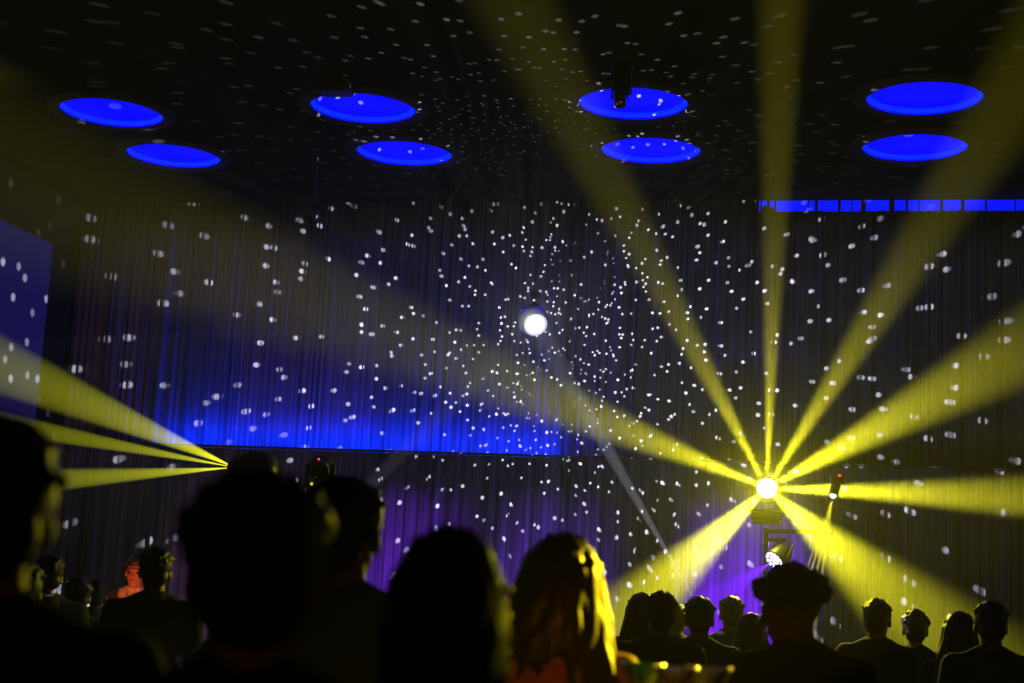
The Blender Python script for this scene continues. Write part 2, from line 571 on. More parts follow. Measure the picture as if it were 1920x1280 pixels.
# ------------------------------------------------------------------ curtains
def curtain(name, label, x0, x1, y, z0, z1, material, seed, amp=0.035, pitch=0.085, cuts=None):
    rnd = random.Random(seed)
    folds = []
    x = x0
    while x < x1:
        w = pitch * rnd.uniform(.5, 1.7)
        folds.append((x, w, amp * rnd.uniform(.35, 1.3), rnd.uniform(-.012, .012)))
        x += w
    bm = B()
    zs = [z0 + (z1 - z0) * k / 6 for k in range(7)]
    cols = []
    for (fx, w, a, sl) in folds:
        for k in range(7):
            q = k / 7
            X = fx + w * q
            if X > x1 - .004: break
            colv = []
            for iz, z in enumerate(zs):
                sway = 0.010 * math.sin(X * 3.1 + z * 1.3 + seed) + sl * (iz / 6 - .5) * math.sin(PI * q)
                sway *= max(0, min(1, (X - x0) / .1, (x1 - X) / .1))
                yy = y - a * math.sin(PI * q) ** 1.3 * (0.85 + 0.15 * math.sin(z * 1.7 + fx * 9)) + 0.012 * noise.noise((X * 2, 0, z * .6))
                zz = z
                if cuts and iz == 6: zz = cuts(X)
                colv.append(bm.verts.new((X + sway * (0 if iz in (6,) else 1), yy, zz)))
            cols.append(colv)
    cols.append([bm.verts.new((x1, y - .004, (cuts(x1) if cuts and iz == 6 else z))) for iz, z in enumerate(zs)])
    cols.insert(0, [bm.verts.new((x0, y - .004, z)) for z in zs])
    for a, b in zip(cols, cols[1:]):
        for k in range(6):
            bm.faces.new((a[k], b[k], b[k + 1], a[k + 1]))
    o = obj(name, bm, material, None, True)
    sol = o.modifiers.new('thickness', 'SOLIDIFY'); sol.thickness = 0.004
    return tag(o, label, 'curtain', 'upper curtain panels' if z1 > 4 else 'lower curtain panels')


zslot = 5.49
UPY, LOY = 14.90, 14.50
ups = [(-7.95, -5.9, 'in the left corner beside the projection screen'), (-5.9, -3.9, 'left of the mirror ball above the blue glow'),
       (-3.9, -1.9, 'right behind the mirror ball'), (-1.9, -.70, 'between the mirror ball and the upright yellow beam'),
       (-.70, 1.9, 'under the blue-lit gap on the right'), (1.9, 4.55, 'beyond the right edge of the view')]
for i, (a, b, w) in enumerate(ups):
    right = a >= -.75
    curtain('upper_curtain', f'tall grey stringy curtain panel {w}', a, b, UPY, 2.968, zslot if right else ZC - .015, 'curtain', 11 + i)
ztop = 1.62 + (2.985 - 1.62) * LOY / YB
lows = [(-7.95, -6.2, 'in the left corner behind the performer'), (-6.2, -4.3, 'behind the yellow-lit lighting truss'),
        (-4.3, -2.4, 'below the mirror ball'), (-2.4, -.9, 'behind the long haired person and the purple beam'),
        (-.9, 1.8, 'behind the star of yellow beams'), (1.8, 4.55, 'past the right edge of the view')]
for i, (a, b, w) in enumerate(lows):
    curtain('lower_curtain', f'lower grey curtain panel hanging {w}', a, b, LOY, 0.02, ztop, 'curtain_low', 41 + i, amp=.045, pitch=.10)
bm = B(); tube(bm, (-7.98, LOY - .02, ztop + .015), .012, (4.58, LOY - .02, ztop + .015), .012, 8)
for k in range(7):
    x = -7.6 + k * 1.98
    tube(bm, (x, LOY - .02, ztop + .015), .008, (x, YB + .01, ztop + .015), .008, 6)
tag(obj('curtain_rail', bm, 'metal'), 'thin black rail along the top of the lower curtain', 'rail')
bm = B(); box(bm, (-6.7, 14.69, 2.89), (-1.5, 14.75, 2.92))
t = tag(obj('led_strip_channel', bm, 'metal'), 'blue LED strip behind the top of the lower curtain', 'led strip')
bm = B(); box(bm, (-6.68, 14.70, 2.9201), (-1.52, 14.74, 2.924)); obj('led_tape', bm, 'strip_led', t)
for k in range(4):
    bm = B(); box(bm, (-6.6 + k * 1.65, 14.75, 2.89), (-6.56 + k * 1.65, 14.97, 2.905)); obj('bracket', bm, 'metal', t)

# blue-lit gap under the ceiling on the right, imitated by glowing panels
YS = 14.94
t = thing('blue_lit_gap', 'blue-lit gap with dark dividers under the ceiling on the right', 'lit gap', (0, YS, 5.5))
segs = [(1423, 1438), (1443, 1515), (1517, 1528), (1533, 1571), (1576, 1596), (1598, 1614), (1623, 1667), (1677, 1698), (1702, 1722), (1724, 1763), (1768, 1802),
        (1808, 1847), (1850, 1902), (1904, 1960), (1966, 2030), (2036, 2100), (2106, 2180), (2186, 2260)]
for i, (a, b) in enumerate(segs):
    xa, xb = at_y(a, 388, YS).x, at_y(b, 388, YS).x
    bm = B(); box(bm, (xa, -.01, -.06), (xb, .005, ZC - 5.5 - .006), bev=.003)
    obj('glow_panel', bm, 'strip', t)
for i in range(len(segs) - 1):
    xa, xb = at_y(segs[i][1], 388, YS).x, at_y(segs[i + 1][0], 388, YS).x
    bm = B(); box(bm, (xa, -.022, -.06), (xb, .005, ZC - 5.5 - .002))
    obj('divider', bm, 'metal', t)

# ------------------------------------------------------------------ projection screen
sc = thing('projection_screen', 'pale projection screen on the left side wall, glowing dim blue', 'screen', (XL, 12.25, 3.85))
bm = B(); box(bm, (0.012, -2.09, -1.17), (0.03, 2.09, 1.17), bev=.004); obj('screen_surface', bm, 'screen', sc)
bm = B()
for lo, hi in [((0, -2.10, 1.165), (.035, 2.10, 1.18)), ((0, -2.10, -1.18), (.035, 2.10, -1.165)), ((0, -2.10, -1.18), (.035, -2.09, 1.18)), ((0, 2.09, -1.18), (.035, 2.10, 1.18))]:
    box(bm, lo, hi)
obj('screen_frame', bm, 'metal', sc)

# ------------------------------------------------------------------ mirror ball
t = thing('mirror_ball', 'silver mirror ball hanging on a thin cable above the crowd', 'mirror ball', BALL_P)
bm = B(); ell(bm, (0, 0, 0), (BALL_R * .985,) * 3, sub=4); obj('core', bm, 'ballcore', t, True)
bm = B()
TG = 0.0755
nrow = int(PI / TG)
rnd = random.Random(3)
for rr_ in range(nrow):
    th = (rr_ + .5) * PI / nrow
    n = max(3, int(2 * PI * math.sin(th) / TG))
    for k in range(n):
        ph = 2 * PI * (k + .5 * (rr_ % 2)) / n
        nrm = Vector((math.sin(th) * math.cos(ph), math.sin(th) * math.sin(ph), math.cos(th)))
        e1 = Vector((-math.sin(ph), math.cos(ph), 0)); e2 = nrm.cross(e1)
        tn = (nrm + e1 * rnd.uniform(-.02, .02) + e2 * rnd.uniform(-.02, .02)).normalized()
        e1 = (e1 - tn * e1.dot(tn)).normalized(); e2 = tn.cross(e1)
        h1 = BALL_R * math.sin(th) * PI / n * .93; h2 = BALL_R * PI / nrow / 2 * .93
        c = nrm * BALL_R
        vs_ = [bm.verts.new(c + e1 * a * h1 + e2 * b * h2) for a, b in ((-1, -1), (1, -1), (1, 1), (-1, 1))]
        f_ = bm.faces.new(vs_)
        f_.normal_update()
        if f_.normal.dot(nrm) < 0: f_.normal_flip()
o = obj('mirror_tiles', bm, 'mirror', t); o['kind'] = 'stuff'
bm = B(); lathe(bm, [(0, BALL_R - .004), (.035, BALL_R - .008), (.035, BALL_R + .004), (.012, BALL_R + .012), (.012, BALL_R + .03), (0, BALL_R + .03)]); obj('cap', bm, 'metal', t, True)
bm = B()
for k in range(20):
    a = 2 * PI * k / 20; a2 = 2 * PI * (k + 1) / 20
    c = Vector((0, 0, BALL_R + .045))
    tube(bm, c + Vector((math.cos(a) * .018, 0, math.sin(a) * .018)), .004, c + Vector((math.cos(a2) * .018, 0, math.sin(a2) * .018)), .004, 6)
obj('hook_ring', bm, 'brass', t)
bm = B(); lathe(bm, [(0, .055), (.032, .055), (.036, .06), (.036, .105), (.02, .115), (0, .115)], Matrix.Translation((0, 0, BALL_R + .005))); obj('motor', bm, 'metal', t, True)
bm = B(); tube(bm, (0, 0, BALL_R + .1), .006, (0, 0, ZC - BALL_P.z), .006, 8); obj('cable', bm, 'metal', t)


# ------------------------------------------------------------------ stage lights
def moving_head(loc, look, label, lit, led=None, hang=False):
    """base box, yoke with two arms, round head with lens; loc is the lens centre"""
    look = Vector(look).normalized()
    t = thing('moving_head_light', label, 'stage light', loc)
    hc = -look * 0.17
    mx = frame(hc, look)
    bm = B()
    lathe(bm, [(0, -.17), (.06, -.165), (.10, -.13), (.112, -.06), (.112, .02), (.095, .06), (.092, .15), (.085, .16), (.078, .16), (.078, .145), (0, .145)], mx, 28)
    hd = obj('head', bm, 'plastic', t, True)
    bm = B()
    for k in range(5): lathe(bm, [(.114, -.10 + k * .03), (.118, -.095 + k * .03), (.118, -.09 + k * .03), (.114, -.085 + k * .03)], mx, 28)
    obj('cooling_fin', bm, 'metal', hd)
    bm = B(); lathe(bm, [(0, .162), (.04, .160), (.075, .150)], mx, 28); obj('lens', bm, 'lens_white' if lit else 'lens_off', hd, True)
    yax = Vector((look.x, look.y, 0)).normalized() if abs(look.z) < .99 else Vector((0, 1, 0))
    sx = yax.cross(Vector((0, 0, 1)))
    R3 = Matrix((sx, yax, Vector((0, 0, 1)))).transposed().to_4x4()
    mz = Matrix.Translation(hc) @ R3
    sg = 1 if hang else -1
    for s in (-1, 1):
        bm = B(); box(bm, (s * .125 - .018, -.05, min(sg * .18, -sg * .05)), (s * .125 + .018, .05, max(sg * .18, -sg * .05)), mz, .008); obj('yoke_arm', bm, 'plastic', t)
    bm = B(); box(bm, (-.143, -.05, min(sg * .16, sg * .185)), (.143, .05, max(sg * .16, sg * .185)), mz, .008); obj('yoke_bridge', bm, 'plastic', t)
    bm = B(); box(bm, (-.115, -.09, min(sg * .185, sg * .245)), (.115, .09, max(sg * .185, sg * .245)), mz, .012); bs = obj('base', bm, 'plastic', t)
    if led:
        bm = B(); ell(bm, mz @ Vector((led[1], -.113, sg * .27)), (.012, .012, .012)); obj('status_led', bm, led[0], bs)
    return t, hc + Vector((0, 0, sg * .245))


star, star_base = moving_head(STAR_P + (STAR_P - CAM).normalized() * .02, CAM - STAR_P, 'moving head lamp throwing a star of yellow beams', True)
# stand under it
sp = STAR_P + (STAR_P - CAM).normalized() * .02 + star_base
st = thing('lighting_stand', 'black tripod lighting stand under the star of yellow beams', 'stand', (sp.x, sp.y, 0))
H = sp.z
bm = B(); tube(bm, (0, 0, .35), .024, (0, 0, 1.3), .024, 12); tube(bm, (0, 0, 1.25), .018, (0, 0, H - .06), .018, 12); obj('pole', bm, 'metal', st)
for k in range(3):
    a = 2 * PI * k / 3 + .5
    bm = B(); tube(bm, (0, 0, .75), .013, (.62 * math.cos(a), .62 * math.sin(a), .02), .013, 8); lg = obj('leg', bm, 'metal', st)
    bm = B(); ell(bm, (.62 * math.cos(a), .62 * math.sin(a), .022), (.022, .022, .02)); obj('rubber_foot', bm, 'plastic', lg)
    bm = B(); tube(bm, (0, 0, .38), .009, (.36 * math.cos(a), .36 * math.sin(a), .34), .009, 6); obj('brace', bm, 'metal', st)
bm = B(); box(bm, (-.10, -.08, H - .03), (.10, .08, H), None, .006); obj('top_plate', bm, 'metal', st)
smo = SM_P - Vector((sp.x, sp.y, 0))
bm = B(); tube(bm, (0, 0, H - .08), .016, (smo.x, smo.y + .16, H - .08), .016, 10); obj('crossbar', bm, 'metal', st)
paro = PAR_P - Vector((sp.x, sp.y, 0))
bm = B(); tube(bm, (0, 0, paro.z + .16), .014, (paro.x + .08, paro.y + .10, paro.z + .16), .014, 10); obj('side_arm', bm, 'metal', st)


def par_can(loc, look, label, lit, arm_to, floor=False):
    look = Vector(look).normalized()
    t = thing('par_light', label, 'stage light', loc)
    mx = frame((0, 0, 0), look)
    bm = B()
    lathe(bm, [(0, -.16), (.05, -.155), (.072, -.12), (.08, -.03), (.085, 0), (.085, .012), (.078, .012), (.078, -.006), (0, -.006)], mx, 28)
    obj('housing', bm, 'metal', t, True)
    bm0 = [(0, 0)] + [(.032 * math.cos(2 * PI * k / 6), .032 * math.sin(2 * PI * k / 6)) for k in range(6)] + [(.062 * math.cos(2 * PI * k / 12), .062 * math.sin(2 * PI * k / 12)) for k in range(12)]
    for x, y in bm0:
        bm = B(); ell(bm, mx @ Vector((x, y, .0)), (.012,) * 3, sub=1); obj('led', bm, lit, t, True)
    bm = B()
    a = Vector(arm_to)
    sx = look.cross(Vector((0, 0, 1))).normalized()
    pts = [sx * .095 - look * .05, sx * .095 + a * .8, a, -sx * .095 + a * .8, -sx * .095 - look * .05]
    for p, q in zip(pts, pts[1:]): tube(bm, p, .007, q, .007, 6, rounded=2)
    obj('bracket', bm, 'metal', t)
    return t


par_can(PAR_P, view_dir(PAR_P, 222, 38), 'LED par lamp with bright blue dots sending a purple beam down left', 'led_blue', (paro.x * 0 + .08 - .0, .10, .15))
for (px, lb) in [(700, 'behind the two tall dark haired people left of centre'), (985, 'between the bobbed and the long haired person'),
                 (1390, 'behind the small group right of centre'), (330, 'at the foot of the curtain on the left')]:
    p = at_y(px, 1150, 13.3); p.z = 0.12
    par_can(p, (0, 1, 1.12), f'purple floor wash lamp {lb}', 'led_purple', (0, -.02, -.115))

for P_, lb in ((PIN_R, 'slim stand with a pin spot hidden behind the small group'), (PIN_L, 'slim stand with a pin spot hidden behind the tall people')):
    t = thing('pin_spot_stand', lb, 'stage light', (P_.x, P_.y, 0))
    L_ = (BALL_P - P_).normalized()
    c_ = Vector((0, 0, P_.z)) - L_ * .01
    bm = B(); lathe(bm, [(0, -.15), (.03, -.145), (.035, -.1), (.035, 0), (.028, 0), (.028, -.012), (0, -.012)], frame(c_, L_), 20); obj('housing', bm, 'metal', t, True)
    bm = B(); lathe(bm, [(0, -.010), (.027, -.0115), (.027, -.0119)], frame(c_, L_), 20); obj('lens', bm, 'lens_off', t, True)
    bm = B(); tube(bm, (0, 0, .02), .014, c_ - L_ * .08, .012, 10); obj('pole', bm, 'metal', t)
    bm = B(); lathe(bm, [(0, 0), (.17, 0), (.17, .012), (.03, .03), (0, .03)], None, 28); obj('foot', bm, 'metal', t, True)

# small spotlight with narrow beam
vv = (SM_P - CAM).normalized()
t = thing('small_spotlight', 'small yellow spotlight with a narrow beam, right of the star lamp', 'stage light', SM_P + vv * .02)
dl = view_dir(SM_P, 256, 30)
mx = frame((0, 0, 0), dl)
bm = B(); lathe(bm, [(0, -.16), (.03, -.155), (.035, -.1), (.035, 0), (.028, 0), (.028, -.01), (0, -.01)], mx, 20); obj('housing', bm, 'metal', t, True)
bm = B(); ell(bm, -dl * .004, (.024,) * 3); obj('lens', bm, 'lens_white', t, True)
bm = B(); tube(bm, -dl * .08, .008, Vector((smo.x, smo.y + .16, H - .08)) + Vector((sp.x, sp.y, 0)) - SM_P - vv * .02, .008, 8); obj('clamp', bm, 'metal', t)
bm = B(); box(bm, (-.02, -.02, .09), (.08, .04, .17), None, .006); bx_ = obj('control_box', bm, 'plastic', t)
bm = B(); ell(bm, (.045, -.025, .15), (.013, .008, .010)); obj('status_led', bm, 'led_red', bx_)

# lighting truss on the left
dL = (fd(60, 846, 11.2) - LEFT_P).normalized()
RIGHT_P = fd(598, 884, 10.35)
dR = Vector((.25, -1, -.25)).normalized()
TZ = LEFT_P.z - dL.z * .17 - .245 - .035
TA, TB = LEFT_P - dL * .17, RIGHT_P - dR * .12
TA = TA + (TA - TB).normalized() * .35
TB = TB + (TB - TA).normalized() * .35
TA.z = TB.z = TZ - .135
tc_ = (TA + TB) / 2
ax = TB - TA; ax.z = 0; LT = ax.length; ax.normalize()
ay = Vector((-ax.y, ax.x, 0))
t = thing('lighting_truss', 'black box truss carrying two moving heads left of centre', 'truss', (tc_.x, tc_.y, 0))
zt = tc_.z
bm = B()
hs = .11
for sy in (-1, 1):
    for sz in (-1, 1):
        o_ = ay * sy * hs + Vector((0, 0, zt + sz * hs))
        tube(bm, o_ - ax * (LT / 2), .025, o_ + ax * (LT / 2), .025, 10)
obj('chord_tubes', bm, 'metal', t)['kind'] = 'stuff'
nseg = 5
for k in range(nseg):
    a_ = -LT / 2 + LT * k / nseg; b_ = a_ + LT / nseg
    for sy in (-1, 1):
        bm = B()
        z0_, z1_ = (-hs, hs) if k % 2 else (hs, -hs)
        tube(bm, ay * sy * hs + ax * a_ + Vector((0, 0, zt + z0_)), .012, ay * sy * hs + ax * b_ + Vector((0, 0, zt + z1_)), .012, 8)
        obj('diagonal', bm, 'metal', t)
for s in (-1, 1):
    bm = B(); tube(bm, ax * s * LT * .35 + Vector((0, 0, .02)), .03, ax * s * LT * .35 + Vector((0, 0, zt - hs)), .03, 12); obj('upright', bm, 'metal', t)
    bm = B(); box(bm, (-.25, -.25, 0), (.25, .25, .02), Matrix.Translation(ax * s * LT * .35 * 1.5)); obj('foot_plate', bm, 'metal', t)
    bm = B(); q = ax * s * LT * .35; box(bm, (-.16, -.14, zt + hs + .02), (.16, .14, zt + hs + .034), Matrix.Translation(q)); obj('mount_plate', bm, 'metal', t)
mhL, bL = moving_head(LEFT_P, dL, 'moving head lamp throwing three yellow beams to the left', True)
mhR, bR = moving_head(RIGHT_P, dR, 'small unlit moving head with a red indicator right of the beam lamp', False)
mhR.scale = (.72,) * 3
bm = B(); z1_ = bR.z; z0_ = (TZ + .035 - RIGHT_P.z) / .72
bm2 = frame((bR.x, bR.y, 0), (0, 0, 1)); box(bm, (-.09, -.07, min(z0_, z1_)), (.09, .07, max(z0_, z1_) + .004), Matrix.Translation((bR.x, bR.y, 0)), .006); obj('riser', bm, 'metal', mhR)
bm = B(); ell(bm, Vector((0, -.03, .115)), (.011, .008, .011)); obj('status_led', bm, 'led_red', mhR)
bm = B(); ell(bm, Vector((-.05, -.04, -.12)), (.016, .010, .016)); obj('glint_spot', bm, 'glint_green', mhR)  # glowing bead that imitates a yellow-green glint


# ------------------------------------------------------------------ things on the ceiling
def hung_spot(px, py, d, label, size=1.0, look=(0, -1, -.6), drop=None):
    p = fd(px, py, d)
    t = thing('hanging_spotlight', label, 'spotlight', p)
    L = Vector(look).normalized()
    mx = frame((0, 0, 0), L)
    s = size
    bm = B(); lathe(bm, [(0, -.11 * s), (.05 * s, -.105 * s), (.06 * s, -.05 * s), (.065 * s, .10 * s), (.055 * s, .10 * s), (.055 * s, .08 * s), (0, .08 * s)], mx, 20); obj('housing', bm, 'metal', t, True)
    bm = B(); lathe(bm, [(0, .083 * s), (.05 * s, .081 * s), (.05 * s, .079 * s)], mx, 20); obj('lens', bm, 'lens_off', t, True)
    for a in (-1, 1):
        bm = B(); tube(bm, (a * .08 * s, 0, -.01), .008, (a * .08 * s, 0, .14 * s), .008, 8, rounded=2); obj('bracket_arm', bm, 'metal', t)
    bm = B(); box(bm, (-.09 * s, -.02, .135 * s), (.09 * s, .02, .155 * s), None, .004); obj('bracket_top', bm, 'metal', t)
    bm = B(); tube(bm, (0, 0, .15 * s), .012, (0, 0, ZC - p.z), .012, 8); obj('drop_rod', bm, 'metal', t)
    bm = B(); tube(bm, (0, 0, ZC - p.z - .02), .04, (0, 0, ZC - p.z), .04, 16); obj('ceiling_plate', bm, 'metal', t)
    return t


def ceil_d(px, py):
    r_ = ray(px, py); return (ZC - CAM.z) / r_.z


t = hung_spot(1162, 182, ceil_d(1160, 120), 'black spotlight hanging in front of a blue ceiling light', .72, (.1, -.25, -1))
bm = B(); box(bm, (-.045, -.05, .03), (.085, .05, .30), None, .008); obj('ballast_box', bm, 'plastic', t)
t = thing('ceiling_speaker', 'small black speaker under the ceiling, notching a blue light', 'speaker', fd(630, 172, ceil_d(630, 145)))
bm = B(); p = t.location; box(bm, (-.13, -.10, -.02), (.13, .10, ZC - p.z - .05), None, .03); obj('cabinet', bm, 'plastic', t)
bm = B(); box(bm, (-.10, -.107, .0), (.10, -.1, .06), None, .002); obj('grille', bm, 'metal', t)
bm = B(); box(bm, (-.04, -.04, ZC - p.z - .055), (.04, .04, ZC - p.z)); obj('mount', bm, 'metal', t)
hung_spot(1334, 172, ceil_d(1334, 150), 'little black spotlight with a glint near the third blue light', .55, (.6, -1, -.5))
hung_spot(1440, 396, 14.2, 'black spotlight hanging at the left end of the blue strip', .8, (.3, -1, -.5))
hung_spot(588, 404, 14.0, 'black spotlight hanging before the upper left curtain', .8, (-.3, -1, -.5))
t = thing('smoke_detector', 'small grey detector on the ceiling above the mirror ball', 'detector', (0, 0, 0))
q = CAM + ray(1001, 203) * ceil_d(1001, 203); t.location = (q.x, q.y, ZC)
bm = B(); lathe(bm, [(0, -.075), (.02, -.075), (.06, -.03), (.06, -.012), (.075, -.01), (.075, 0)], None, 24); obj('cover', bm, 'ring', t, True)
bm = B(); lathe(bm, [(0, -.08), (.018, -.078), (.018, -.074)], None, 16); obj('sensor', bm, 'lens_off', t, True)


# ------------------------------------------------------------------ people
def remeshed(name, bm, voxel, material, parent, smooth_it=3, disp=None):
    me = bpy.data.meshes.new(name)
    bm.to_mesh(me); bm.free()
    o = bpy.data.objects.new('tmp', me)
    COL.objects.link(o)
    md = o.modifiers.new('r', 'REMESH'); md.mode = 'VOXEL'; md.voxel_size = voxel; md.use_smooth_shade = True
    if smooth_it:
        ms = o.modifiers.new('s', 'SMOOTH'); ms.factor = .5; ms.iterations = smooth_it
    dg = bpy.context.evaluated_depsgraph_get()
    me2 = bpy.data.meshes.new_from_object(o.evaluated_get(dg))
    me2.name = name
    bpy.data.objects.remove(o); bpy.data.meshes.remove(me)
    me2.materials.clear(); me2.materials.append(M[material])
    me2.polygons.foreach_set('use_smooth', [True] * len(me2.polygons))
    o = bpy.data.objects.new(name, me2)
    COL.objects.link(o)
    if parent: o.parent = parent
    return o


def cap(bm, p0, a, p1, b): tube(bm, p0, a, p1, b, 14, rounded=4)


def hand(bm, w, d, side, curl=.5):
    """palm, four unequal bent fingers and a thumb, from wrist w along d"""
    d = Vector(d).normalized()
    up = Vector((0, 0, 1)) if abs(d.z) < .8 else Vector((0, 1, 0))
    sx = d.cross(up).normalized()
    nrm = sx.cross(d)
    c = Vector(w) + d * .05
    R3 = Matrix((sx, d, nrm)).transposed()
    ell(bm, c, (.040, .052, .018), R3)
    for k, L in enumerate((.065, .078, .074, .058)):
        o = Vector(w) + d * .09 + sx * (-.03 + .02 * k)
        k1 = o + d * L * .5 - nrm * L * .15 * curl
        k2 = k1 + d * L * .35 - nrm * L * .45 * curl
        cap(bm, o, .0095, k1, .009); cap(bm, k1, .009, k2, .0075)
    o = Vector(w) + d * .035 + sx * side * .036
    k1 = o + d * .03 + sx * side * .022
    cap(bm, o, .012, k1, .011); cap(bm, k1, .011, k1 + d * .03 + sx * side * .004, .009)


def Rz(a): return Matrix.Rotation(a, 3, 'Z')


def make_person(label, hair='short', shirt='shirt_black', skin='skin', hairmat='hair_black', female=False, arms=None,
                head_yaw=0., head_pitch=0., voxel=.011, sleeve='long', face=False, seed=1, group=None, shoulder=1.0, hairscale=1.0):
    """stands at the origin, 1.75 m tall, facing +y"""
    rnd = random.Random(seed)
    t = thing('person', label, 'person', group=group)
    sw = (.168 if female else .19) * shoulder
    hp = .17 if female else .155
    wst = .115 if female else .14
    arms = arms or {}
    # joints
    J = {}
    for s, k in ((-1, 'L'), (1, 'R')):
        J['sh' + k] = Vector((s * sw, -.005, 1.42))
        e, w = arms.get(k, (Vector((s * (sw + .06), -.03, 1.13)), Vector((s * (sw + .055), .07, .89))))
        J['el' + k], J['wr' + k] = Vector(e), Vector(w)
    HM = Matrix.Translation((0, 0, 1.52)) @ Matrix.Rotation(head_yaw, 4, 'Z') @ Matrix.Rotation(head_pitch, 4, 'X') @ Matrix.Translation((0, 0, -1.52))
    H3 = HM.to_3x3()
    hp_ = lambda x, y, z: HM @ Vector((x, y, z))
    # ---- body
    bm = B()
    ell(bm, (0, 0, .95), (hp, .11, .12)); ell(bm, (0, 0, 1.1), (wst, .092, .16)); ell(bm, (0, .005, 1.30), (sw - .025, .108, .18))
    if female:
        for s in (-1, 1): ell(bm, (s * .07, .085, 1.28), (.06, .05, .06))
    cap(bm, (-sw + .03, -.005, 1.42), .055, (sw - .03, -.005, 1.42), .055)
    for s in (-1, 1): cap(bm, (s * sw * .65, -.012, 1.435), .042, (0, -.015, 1.50), .052)
    nk = .046 if female else .055
    cap(bm, (0, -.015, 1.42), nk + .008, hp_(0, -.005, 1.58), nk)
    # head
    ell(bm, hp_(0, -.010, 1.655), (.076, .095, .092), H3, 3)
    ell(bm, hp_(0, .028, 1.60), (.061, .066, .090), H3, 3)
    ell(bm, hp_(0, .048, 1.548), (.040, .042, .034), H3)
    cap(bm, hp_(0, .092, 1.640), .009, hp_(0, .112, 1.603), .013)
    ell(bm, hp_(0, .082, 1.655), (.045, .02, .012), H3)
    ell(bm, hp_(0, .087, 1.570), (.024, .012, .010), H3)
    for s in (-1, 1):
        ell(bm, hp_(s * .078, -.005, 1.615), (.010, .020, .031), H3 @ Matrix.Rotation(-s * .35, 3, 'Z'))
        ell(bm, hp_(s * .035, .066, 1.602), (.022, .02, .018), H3)
    for s, k in ((-1, 'L'), (1, 'R')):
        cap(bm, J['sh' + k], .050, J['el' + k], .038); cap(bm, J['el' + k], .038, J['wr' + k], .026)
        hand(bm, J['wr' + k], (J['wr' + k] - J['el' + k]), -s)
        cap(bm, (s * .088, 0, .92), .088, (s * .098, .012, .50), .054); cap(bm, (s * .098, .012, .50), .052, (s * .10, -.02, .10), .036)
        cap(bm, (s * .10, -.03, .05), .036, (s * .115, .13, .035), .03)
    body = remeshed('body', bm, min(voxel, .0085), skin, t, 2)
    # ---- shirt
    bm = B()
    ell(bm, (0, 0, .97), (hp + .018, .125, .12)); ell(bm, (0, 0, 1.1), (wst + .028, .112, .17)); ell(bm, (0, .005, 1.30), (sw + .0, .125, .18))
    if sleeve != 'bare':
        cap(bm, (-sw + .03, -.005, 1.42), .07, (sw - .03, -.005, 1.42), .07)
        for s in (-1, 1): cap(bm, (s * sw * .7, -.012, 1.44), .05, (s * .03, -.018, 1.485), .058)
        lathe(bm, [(.0, 1.44), (.085, 1.45), (.078, 1.515), (.066, 1.52), (0, 1.50)], Matrix.Translation((0, -.018, 0)), 18)
        for s, k in ((-1, 'L'), (1, 'R')):
            cap(bm, J['sh' + k], .068, J['el' + k], .055)
            if sleeve == 'long': cap(bm, J['el' + k], .055, J['wr' + k].lerp(J['el' + k], .12), .042)
    else:
        for s in (-1, 1): cap(bm, (s * .10, .05, 1.40), .022, (s * .10, -.045, 1.455), .022)
        ell(bm, (0, -.01, 1.34), (sw - .01, .118, .08))
    if female:
        for s in (-1, 1): ell(bm, (s * .07, .092, 1.28), (.068, .055, .066))
    remeshed('shirt', bm, max(voxel, .011), shirt, t, 3)
    # ---- trousers and shoes
    bm = B()
    ell(bm, (0, 0, .93), (hp + .01, .12, .11))
    for s in (-1, 1):
        cap(bm, (s * .088, 0, .90), .098, (s * .098, .012, .50), .072); cap(bm, (s * .098, .012, .50), .070, (s * .10, -.02, .13), .056)
    remeshed('trousers', bm, .016, 'trousers', t, 3)
    for s in (-1, 1):
        bm = B(); cap(bm, (s * .10, -.035, .055), .047, (s * .117, .15, .042), .041); ell(bm, (s * .10, -.035, .075), (.05, .055, .05))
        box(bm, (s * .107 - .05, -.09, 0), (s * .107 + .05, .19, .03))
        remeshed('shoe', bm, .011, 'shoe', t, 2)
    # ---- hair
    bm = B()
    k_ = hairscale
    if hair in ('short', 'bun', 'bob', 'long'):
        ell(bm, hp_(0, -.022, 1.672), (.085 * k_, .098 * k_, .092), H3, 3)
        ell(bm, hp_(0, .035, 1.712), (.066, .058, .042), H3)
        ell(bm, hp_(0, -.062, 1.605), (.070 * k_, .050, .065), H3)
        for s in (-1, 1): ell(bm, hp_(s * .070, -.005, 1.665), (.018, .045, .045), H3)
        for q in range(60):
            a, b_ = rnd.uniform(0, 2 * PI), rnd.uniform(-.1, 1)
            c = math.sqrt(max(0, 1 - b_ * b_))
            x, y, z = math.cos(a) * c, math.sin(a) * c, b_
            if y > .55 and z < .55: continue
            v = hp_(x * .082 * k_, -.022 + y * .094 * k_, 1.672 + z * .088)
            cap(bm, v, .014, v + H3 @ Vector((x * .002 + rnd.uniform(-.014, .014), y * .002 + rnd.uniform(-.014, .014), rnd.uniform(-.008, .006))), .010)
    if hair == 'bun':
        ell(bm, hp_(0, -.10, 1.73), (.048, .045, .045), H3)
    if hair == 'curly':
        for q in range(190):
            a, b_ = rnd.uniform(0, 2 * PI), rnd.uniform(-.35, 1)
            c = math.sqrt(max(0, 1 - b_ * b_))
            x, y, z = math.cos(a) * c, math.sin(a) * c, b_
            if y > .35 and z < .42: continue
            if abs(x) > .75 and y > -.1 and z < .0: continue
            rr = rnd.uniform(.95, 1.12)
            ell(bm, hp_(x * .092 * rr, -.012 + y * .108 * rr, 1.672 + z * .092 * rr), (rnd.uniform(.014, .024),) * 3, sub=1)
        ell(bm, hp_(0, -.018, 1.675), (.088, .098, .092), H3, 3)
